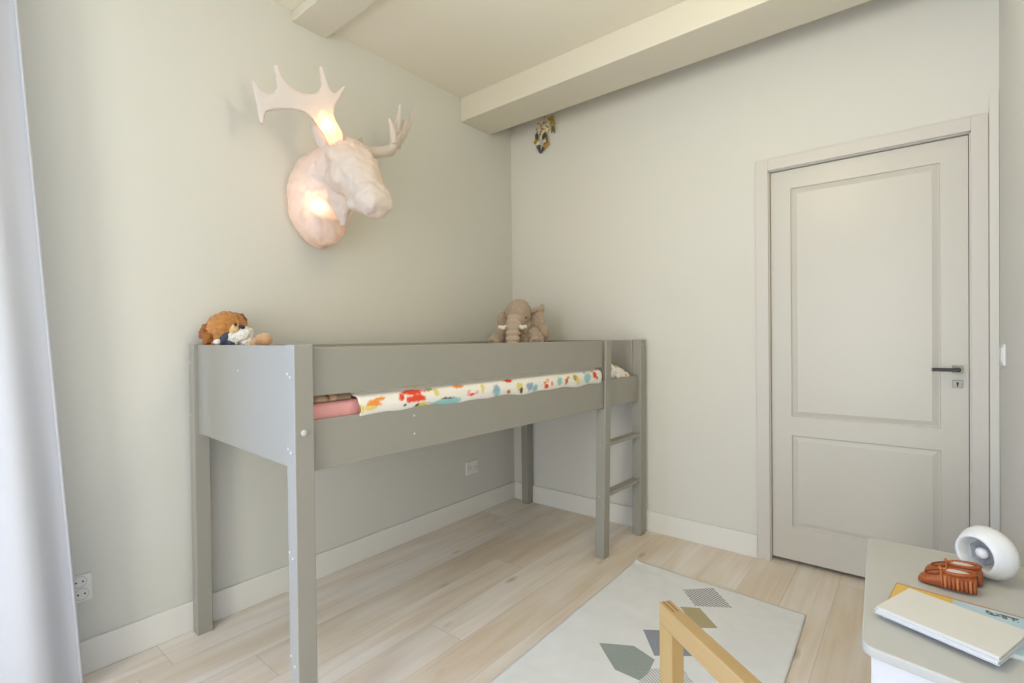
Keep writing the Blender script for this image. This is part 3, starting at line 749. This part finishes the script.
def rug_material():
    m, nt, p = new_mat('woven_rug')
    tc = N(nt, 'ShaderNodeTexCoord')
    nz = N(nt, 'ShaderNodeTexNoise'); nz.inputs['Scale'].default_value = 18; nz.inputs['Detail'].default_value = 4
    nt.links.new(tc.outputs['Object'], nz.inputs['Vector'])
    col = mix_c(nt, nz.outputs['Fac'], srgb(228, 227, 223), srgb(238, 237, 234))
    f = N(nt, 'ShaderNodeTexNoise'); f.inputs['Scale'].default_value = 420; nt.links.new(tc.outputs['Object'], f.inputs['Vector'])
    def inside(poly):
        c = Vector((sum(x for x, y in poly) / len(poly), sum(y for x, y in poly) / len(poly)))
        acc = None
        for k in range(len(poly)):
            a, b = Vector(poly[k]), Vector(poly[(k + 1) % len(poly)])
            nn = Vector((-(b - a).y, (b - a).x)).normalized()
            if nn.dot(c - a) < 0: nn = -nn
            d = N(nt, 'ShaderNodeVectorMath', operation='DOT_PRODUCT'); nt.links.new(tc.outputs['Object'], d.inputs[0]); d.inputs[1].default_value = (nn.x, nn.y, 0)
            g = math_n(nt, 'GREATER_THAN', d.outputs['Value'], nn.dot(a))
            acc = g if acc is None else math_n(nt, 'MULTIPLY', acc, g)
        return acc
    def stripes(dx, dy, per):
        d = N(nt, 'ShaderNodeVectorMath', operation='DOT_PRODUCT'); nt.links.new(tc.outputs['Object'], d.inputs[0]); d.inputs[1].default_value = (dx / per, dy / per, 0)
        return math_n(nt, 'GREATER_THAN', math_n(nt, 'FRACT', d.outputs['Value']), .45)
    pats = [([(1.491, -.604), (1.597, -.504), (1.715, -.626), (1.584, -.712)], srgb(140, 142, 144), (.35, .94, .0135)),
            ([(1.535, -.76), (1.605, -.715), (1.713, -.82), (1.645, -.872)], srgb(176, 160, 110), None),
            ([(1.48, -1.019), (1.555, -.965), (1.695, -1.059), (1.582, -1.145)], srgb(132, 136, 146), None),
            ([(1.382, -1.203), (1.497, -1.138), (1.592, -1.165), (1.605, -1.25), (1.596, -1.305), (1.504, -1.306)], srgb(140, 150, 142), None),
            ([(1.597, -1.225), (1.69, -1.150), (1.76, -1.215), (1.74, -1.33), (1.60, -1.36)], srgb(176, 176, 176), (.5, .87, .010))]
    for poly, c, st in pats:
        fac = inside(poly)
        if st: fac = math_n(nt, 'MULTIPLY', fac, stripes(*st))
        else: fac = math_n(nt, 'MULTIPLY', fac, math_n(nt, 'ADD', math_n(nt, 'MULTIPLY', f.outputs['Fac'], .5), .62))
        fac = math_n(nt, 'MINIMUM', fac, 1.0)
        col = mix_c(nt, fac, col, c)
    nt.links.new(col, p.inputs['Base Color'])
    p.inputs['Roughness'].default_value = .95; p.inputs['Specular IOR Level'].default_value = .1
    bp = N(nt, 'ShaderNodeBump'); bp.inputs['Strength'].default_value = .3; bp.inputs['Distance'].default_value = .002
    nt.links.new(f.outputs['Fac'], bp.inputs['Height']); nt.links.new(bp.outputs[0], p.inputs['Normal'])
    return m
rg = link('rug', rug(), rug_material(), None, True)
so = rg.modifiers.new('t', 'SOLIDIFY'); so.thickness = .004; so.offset = -1
tag(rg, 'white woven rug with grey, ochre and green geometric shapes on the wood floor', 'rug')

# ------------------------------------------------------------------ wooden frame in the foreground
fr = thing('wooden_frame', (1.816, -1.655, .0105), 'honey coloured pine frame, square post joined to a top rail, standing on the rug', 'wooden frame', math.atan2(-.589, .808))
FH, FT, FL = .492, .034, .62
pb = boxes((0, .058, 0, FT, 0, FH - .0542), bev=.0015); link('post', pb, M['pine'], fr)
link('post', boxes((FL - .058, FL, 0, FT, 0, FH - .0542), bev=.0015), M['pine'], fr)
tr = link('top_rail', boxes((0, FL, 0, FT, FH - .054, FH), bev=.0015), M['pine_rail'], fr)
for (a, b) in ((.009, .0125), (.0215, .025)):
    link('joint_line', boxes((.001, .052, a, b, FH - .002, FH + .0004)), M['end_grain'], tr)
for x in (0, FL - .058):
    link('foot', boxes((x, x + .058, -.09, FT + .09, 0, .03), bev=.003), M['pine'], fr)

# ------------------------------------------------------------------ cabinet on the right
cb = thing('low_cabinet', (2.43, -1.25, 0), 'low white cabinet with a grey rounded top standing against the right wall', 'cabinet')
def round_slab(poly, r, z0, z1, bev):
    bm = bmesh.new(); vs = []
    k = len(poly)
    for i in range(k):
        p, a, b = Vector(poly[i][:2]), Vector(poly[i - 1][:2]), Vector(poly[(i + 1) % k][:2]); rr = poly[i][2]
        if rr < 1e-4: vs.append(p); continue
        d0, d1 = (a - p).normalized(), (b - p).normalized()
        for q in range(9):
            t = q / 8; vs.append((p + d0 * rr) * (1 - t) ** 2 + p * 2 * t * (1 - t) + (p + d1 * rr) * t * t)
    f = bm.faces.new([bm.verts.new((v.x, v.y, z0)) for v in vs])
    r_ = bmesh.ops.extrude_face_region(bm, geom=[f])
    bmesh.ops.translate(bm, vec=(0, 0, z1 - z0), verts=[e for e in r_['geom'] if isinstance(e, bmesh.types.BMVert)])
    bmesh.ops.recalc_face_normals(bm, faces=bm.faces)
    es = [e for e in bm.edges if len(e.link_faces) == 2 and any(abs(fc.normal.z) > .9 for fc in e.link_faces) and any(abs(fc.normal.z) < .3 for fc in e.link_faces)]
    if bev: bmesh.ops.bevel(bm, geom=es, offset=bev, segments=3, affect='EDGES', profile=.5)
    return bm
top = [(-.217, .386, .03), (.180, .386, .0), (.180, -.397, 0), (-.185, -.331, .03)]
link('top', round_slab(top, 0, .498, .52, .004), M['cab_top'], cb)
body = [(-.196, .375, 0), (.178, .375, 0), (.178, -.379, 0), (-.168, -.318, 0)]
link('body', round_slab(body, 0, .06, .498, 0), M['cab_body'], cb)
link('plinth', boxes((-.15, .16, -.30, .34, 0, .06)), M['cab_body'], cb)

# books
def book(name, c, L_, W_, z, t, rz, cover, label, page=None, cov=.0012):
    o = thing(name, (c[0], c[1], z), label, 'book', rz)
    box_b = bmesh.new()
    box(box_b, -L_ / 2, L_ / 2, -W_ / 2, W_ / 2, 0, cov); box(box_b, -L_ / 2, L_ / 2, -W_ / 2, W_ / 2, t - cov, t)
    box(box_b, -L_ / 2, L_ / 2, W_ / 2 - cov, W_ / 2, cov, t - cov)
    link('cover', box_b, cover, o)
    link('pages', boxes((-L_ / 2 + .003, L_ / 2 - .003, -W_ / 2 + .003, W_ / 2 - cov, cov, t - cov)), M['pages'], o)
    return o
def picture_cover():
    m, nt, p = new_mat('picture_book_cover')
    tc = N(nt, 'ShaderNodeTexCoord'); sx = N(nt, 'ShaderNodeSeparateXYZ'); nt.links.new(tc.outputs['Object'], sx.inputs[0])
    nz = N(nt, 'ShaderNodeTexNoise'); nz.inputs['Scale'].default_value = 14; nt.links.new(tc.outputs['Object'], nz.inputs['Vector'])
    sky = mix_c(nt, nz.outputs['Fac'], srgb(168, 202, 220), srgb(206, 224, 230))
    yl = math_n(nt, 'LESS_THAN', math_n(nt, 'ADD', sx.outputs[0], math_n(nt, 'MULTIPLY', nz.outputs['Fac'], .04)), -.005)
    yl = math_n(nt, 'MULTIPLY', yl, math_n(nt, 'GREATER_THAN', sx.outputs[1], -.02))
    c = mix_c(nt, yl, sky, srgb(232, 190, 84))
    # a row of small dark scribbled plants
    wv = N(nt, 'ShaderNodeTexNoise'); wv.inputs['Scale'].default_value = 120; nt.links.new(tc.outputs['Object'], wv.inputs['Vector'])
    band = math_n(nt, 'MULTIPLY', math_n(nt, 'LESS_THAN', math_n(nt, 'ABSOLUTE', math_n(nt, 'SUBTRACT', sx.outputs[1], .072)), .011), math_n(nt, 'LESS_THAN', math_n(nt, 'ABSOLUTE', math_n(nt, 'SUBTRACT', sx.outputs[0], .062)), .028))
    c = mix_c(nt, math_n(nt, 'MULTIPLY', band, math_n(nt, 'GREATER_THAN', wv.outputs['Fac'], .5)), c, srgb(74, 88, 84))
    edge = math_n(nt, 'MAXIMUM', math_n(nt, 'GREATER_THAN', sx.outputs[1], .0925), math_n(nt, 'LESS_THAN', sx.outputs[0], -.1375))
    c = mix_c(nt, edge, c, srgb(196, 142, 92))
    nt.links.new(c, p.inputs['Base Color']); p.inputs['Roughness'].default_value = .35
    return m
book('book', (2.425, -1.3415), .28, .20, .5205, .0115, math.atan2(-.028, .237), picture_cover(), 'large blue and yellow picture book with an orange edge, under the other books')
rz = math.atan2(-.080, .205)
book('book', (2.3955, -1.405), .224, .168, .5325, .009, rz - .02, M['book_white'], 'thin white book between the cream one and the picture book on the cabinet')
book('book', (2.397, -1.4075), .219, .166, .542, .009, rz, M['book_cream'], 'plain cream book lying on top of the stack on the cabinet')

# baby moccasins
def moccasin(toe, heel, label):
    t, h = Vector(toe), Vector(heel); d = h - t; ln = d.length
    o = thing('moccasin', (t.x, t.y, .5205), label, 'baby shoe', math.atan2(d.y, d.x), 'tan moccasins on the cabinet')
    def shell(bm):
        n = 24
        secs = [(.0, .006, .008, .010), (.006, .017, .020, .013), (.02, .024, .028, .016), (.04, .0275, .036, .019), (.06, .0275, .042, .021), (.085, .027, .046, .023), (.105, .025, .047, .023), (.117, .018, .045, .022), (.122, .008, .036, .020)]
        rings = []
        for x, w, top, mid in secs:
            r = []
            for k in range(n):
                a = 2 * math.pi * k / n
                y = w * math.copysign(abs(math.cos(a)) ** .75, math.cos(a)); zz = math.sin(a)
                z = mid + (top - mid) * zz if zz > 0 else mid + mid * math.copysign(abs(zz) ** .6, zz)
                r.append(bm.verts.new((x * ln / .122, y, max(0.0, z))))
            rings.append(r)
        for a, b in zip(rings, rings[1:]):
            for k in range(n): bm.faces.new((a[k], a[(k + 1) % n], b[(k + 1) % n], b[k]))
        bm.faces.new(rings[0][::-1]); bm.faces.new(rings[-1])
    bm = bmesh.new(); shell(bm); up = finish(link('upper', bm, M['leather'], o), voxel=.0022, smooth=2)
    # collar rolled round the foot opening, lining showing inside it
    bm = bmesh.new(); n = 28; pts = []
    ring = []
    for k in range(n + 1):
        a = 2 * math.pi * k / n
        pts.append((.083 + .033 * math.cos(a), .0195 * math.sin(a), .0445 + .004 * math.cos(a)))
    m_ = 8; rr = []
    for k in range(n):
        p0, p1 = Vector(pts[k - 1 if k else n - 1]), Vector(pts[k + 1]); dd = (p1 - p0).normalized(); c = Vector(pts[k]); s_ = dd.cross(Vector((0, 0, 1))).normalized(); u_ = s_.cross(dd)
        rr.append([bm.verts.new(c + s_ * .004 * math.cos(2 * math.pi * q / m_) + u_ * .0055 * math.sin(2 * math.pi * q / m_)) for q in range(m_)])
    for k in range(n):
        for q in range(m_): bm.faces.new((rr[k][q], rr[k][(q + 1) % m_], rr[(k + 1) % n][(q + 1) % m_], rr[(k + 1) % n][q]))
    link('collar', bm, M['leather'], o, True)
    bm = bmesh.new(); ell(bm, (.083, 0, .0435), (.030, .0165, .0045)); lo = link('lining', bm, M['lining'], o, True); lo['label'] = 'cream lining'
    # apron seam over the toes
    bm = bmesh.new(); pp = []
    for k in range(13):
        a = math.pi * (k / 12 - .5); pp.append((.045 - .030 * math.cos(a), .017 * math.sin(a), .0365 - .009 * math.cos(a)))
    tube(bm, pp, [.0016] * 13, 8); link('seam', bm, M['leather_dark'], o, True)
    # fringe hanging along both sides of the heel half
    for sgn in (-1, 1):
        for k in range(8):
            x = .056 + k * .0082; bm = bmesh.new()
            wy = .0285 if x < .1 else .0275 - (x - .1) * .4
            loft(bm, [((x, sgn * (wy - .004), .038), .0028, .001), ((x, sgn * (wy + .001), .028), .0030, .0012), ((x + .0006, sgn * (wy + .003), .016), .0032, .0012), ((x + .001, sgn * (wy + .0035), .007), .0026, .001)], 8, Vector((1, 0, 0)))
            link('fringe', bm, M['leather'] if k % 3 else M['lace'], o, True)
    # lace across the instep with a small knot
    bm = bmesh.new(); tube(bm, [(.05, -.031, .008), (.049, -.0305, .024), (.048, -.022, .039), (.047, 0, .0445), (.048, .022, .039), (.049, .0305, .024)], [.0018] * 6, 8)
    ell(bm, (.047, -.004, .047), (.005, .006, .004), u=10, v=8); ell(bm, (.056, -.002, .0475), (.006, .004, .003), (0, 0, .5), u=10, v=8); ell(bm, (.045, .008, .046), (.004, .006, .003), u=10, v=8)
    link('lace', bm, M['lace'], o, True)
    return o
moccasin((2.343, -1.143), (2.462, -1.147), 'tan leather baby moccasin with fringe, the one nearer the books')
moccasin((2.357, -1.073), (2.478, -1.083), 'tan leather baby moccasin with fringe, the one behind, nearer the white lamp')

# ------------------------------------------------------------------ white lamp on the cabinet
lc = Vector((2.494, -1.012, .591))
nl = thing('night_lamp', lc - Vector((0, 0, .071)), 'white egg-shaped lamp with a hollow front standing on the grey cabinet', 'lamp')
ax = Vector((-.64, -.76, -.03)).normalized()
q = Vector((0, 0, 1)).rotation_difference(ax).to_matrix().to_4x4()
T = Matrix.Translation((0, 0, .071)) @ q
def revolve(prof, n=40, sx=1.0, sy=1.0):
    bm = bmesh.new(); rings = []
    for r, z in prof:
        rings.append([bm.verts.new((r * sx * math.cos(2 * math.pi * k / n), r * sy * math.sin(2 * math.pi * k / n), z)) for k in range(n)] if r > 1e-6 else [bm.verts.new((0, 0, z))])
    for a, b in zip(rings, rings[1:]):
        for k in range(n):
            if len(a) == 1: bm.faces.new((a[0], b[(k + 1) % n], b[k]))
            elif len(b) == 1: bm.faces.new((a[k], a[(k + 1) % n], b[0]))
            else: bm.faces.new((a[k], a[(k + 1) % n], b[(k + 1) % n], b[k]))
    return bm
prof = [(0, -.040)] + [(.070 * math.sin(a), (-.040 if math.cos(a) > 0 else -.055) * math.cos(a)) for a in [math.pi * k / 24 for k in range(2, 17)]] + [(.052, .046), (.047, .047), (.044, .042), (.041, .02), (.036, -.002), (0, -.004)]
bm = revolve(prof); bmesh.ops.transform(bm, matrix=T, verts=bm.verts)
link('shell', bm, M['lamp_white'], nl, True)
bm = revolve([(.0345, -.001), (.0345, .012), (.030, .016), (.018, .006), (0, .006)], 6); bmesh.ops.transform(bm, matrix=T @ Matrix.Translation((.004, 0, .012)), verts=bm.verts)
gi = link('insert', bm, M['lamp_grey'], nl); gi['label'] = 'grey six-sided insert'
bm = bmesh.new(); ell(bm, (.004, 0, .026), (.015, .015, .012)); bmesh.ops.transform(bm, matrix=T, verts=bm.verts)
link('bulb_dome', bm, M['lamp_white'], nl, True)

# ------------------------------------------------------------------ curtain at the left edge
def curtain():
    bm = bmesh.new(); g = []
    nz_, nt_ = 60, 150
    for i in range(nz_ + 1):
        z = .02 + 2.66 * i / nz_
        E = Vector((.13, -2.515 - .058 * z)); F = Vector((.12, -3.12))
        row = []
        dirv = (F - E); nrm = Vector((-dirv.y, dirv.x)).normalized()     # towards the camera side or wall side
        for j in range(nt_ + 1):
            t = j / nt_
            p = E.lerp(F, t)
            amp = .034 * (1 - .25 * z / 2.7)
            ph = t * 2 * math.pi * 2.6
            p = p + nrm * (amp * (1 - math.cos(ph)) * .8)
            p = p + nrm * (.010 * noise.noise(Vector((t * 7, z * .9, 2))) * min(1, t * 12))
            row.append(bm.verts.new((p.x, p.y, z)))
        # hem folded back behind the front edge
        e0, e1 = Vector(row[0].co), Vector(row[3].co)
        back = Vector((nrm.x, nrm.y, 0)) * .012
        hem = [bm.verts.new(e0 + back * .6), bm.verts.new(e0.lerp(e1, .6) + back)]
        row = hem[::-1] + row
        g.append(row)
    for a, b in zip(g, g[1:]):
        for j in range(len(a) - 1): bm.faces.new((a[j], a[j + 1], b[j + 1], b[j]))
    return bm
cu = link('curtain', curtain(), M['curtain'], None, True)
so = cu.modifiers.new('t', 'SOLIDIFY'); so.thickness = .002
tag(cu, 'pale grey floor-length curtain hanging at the left beside the wall socket', 'curtain')
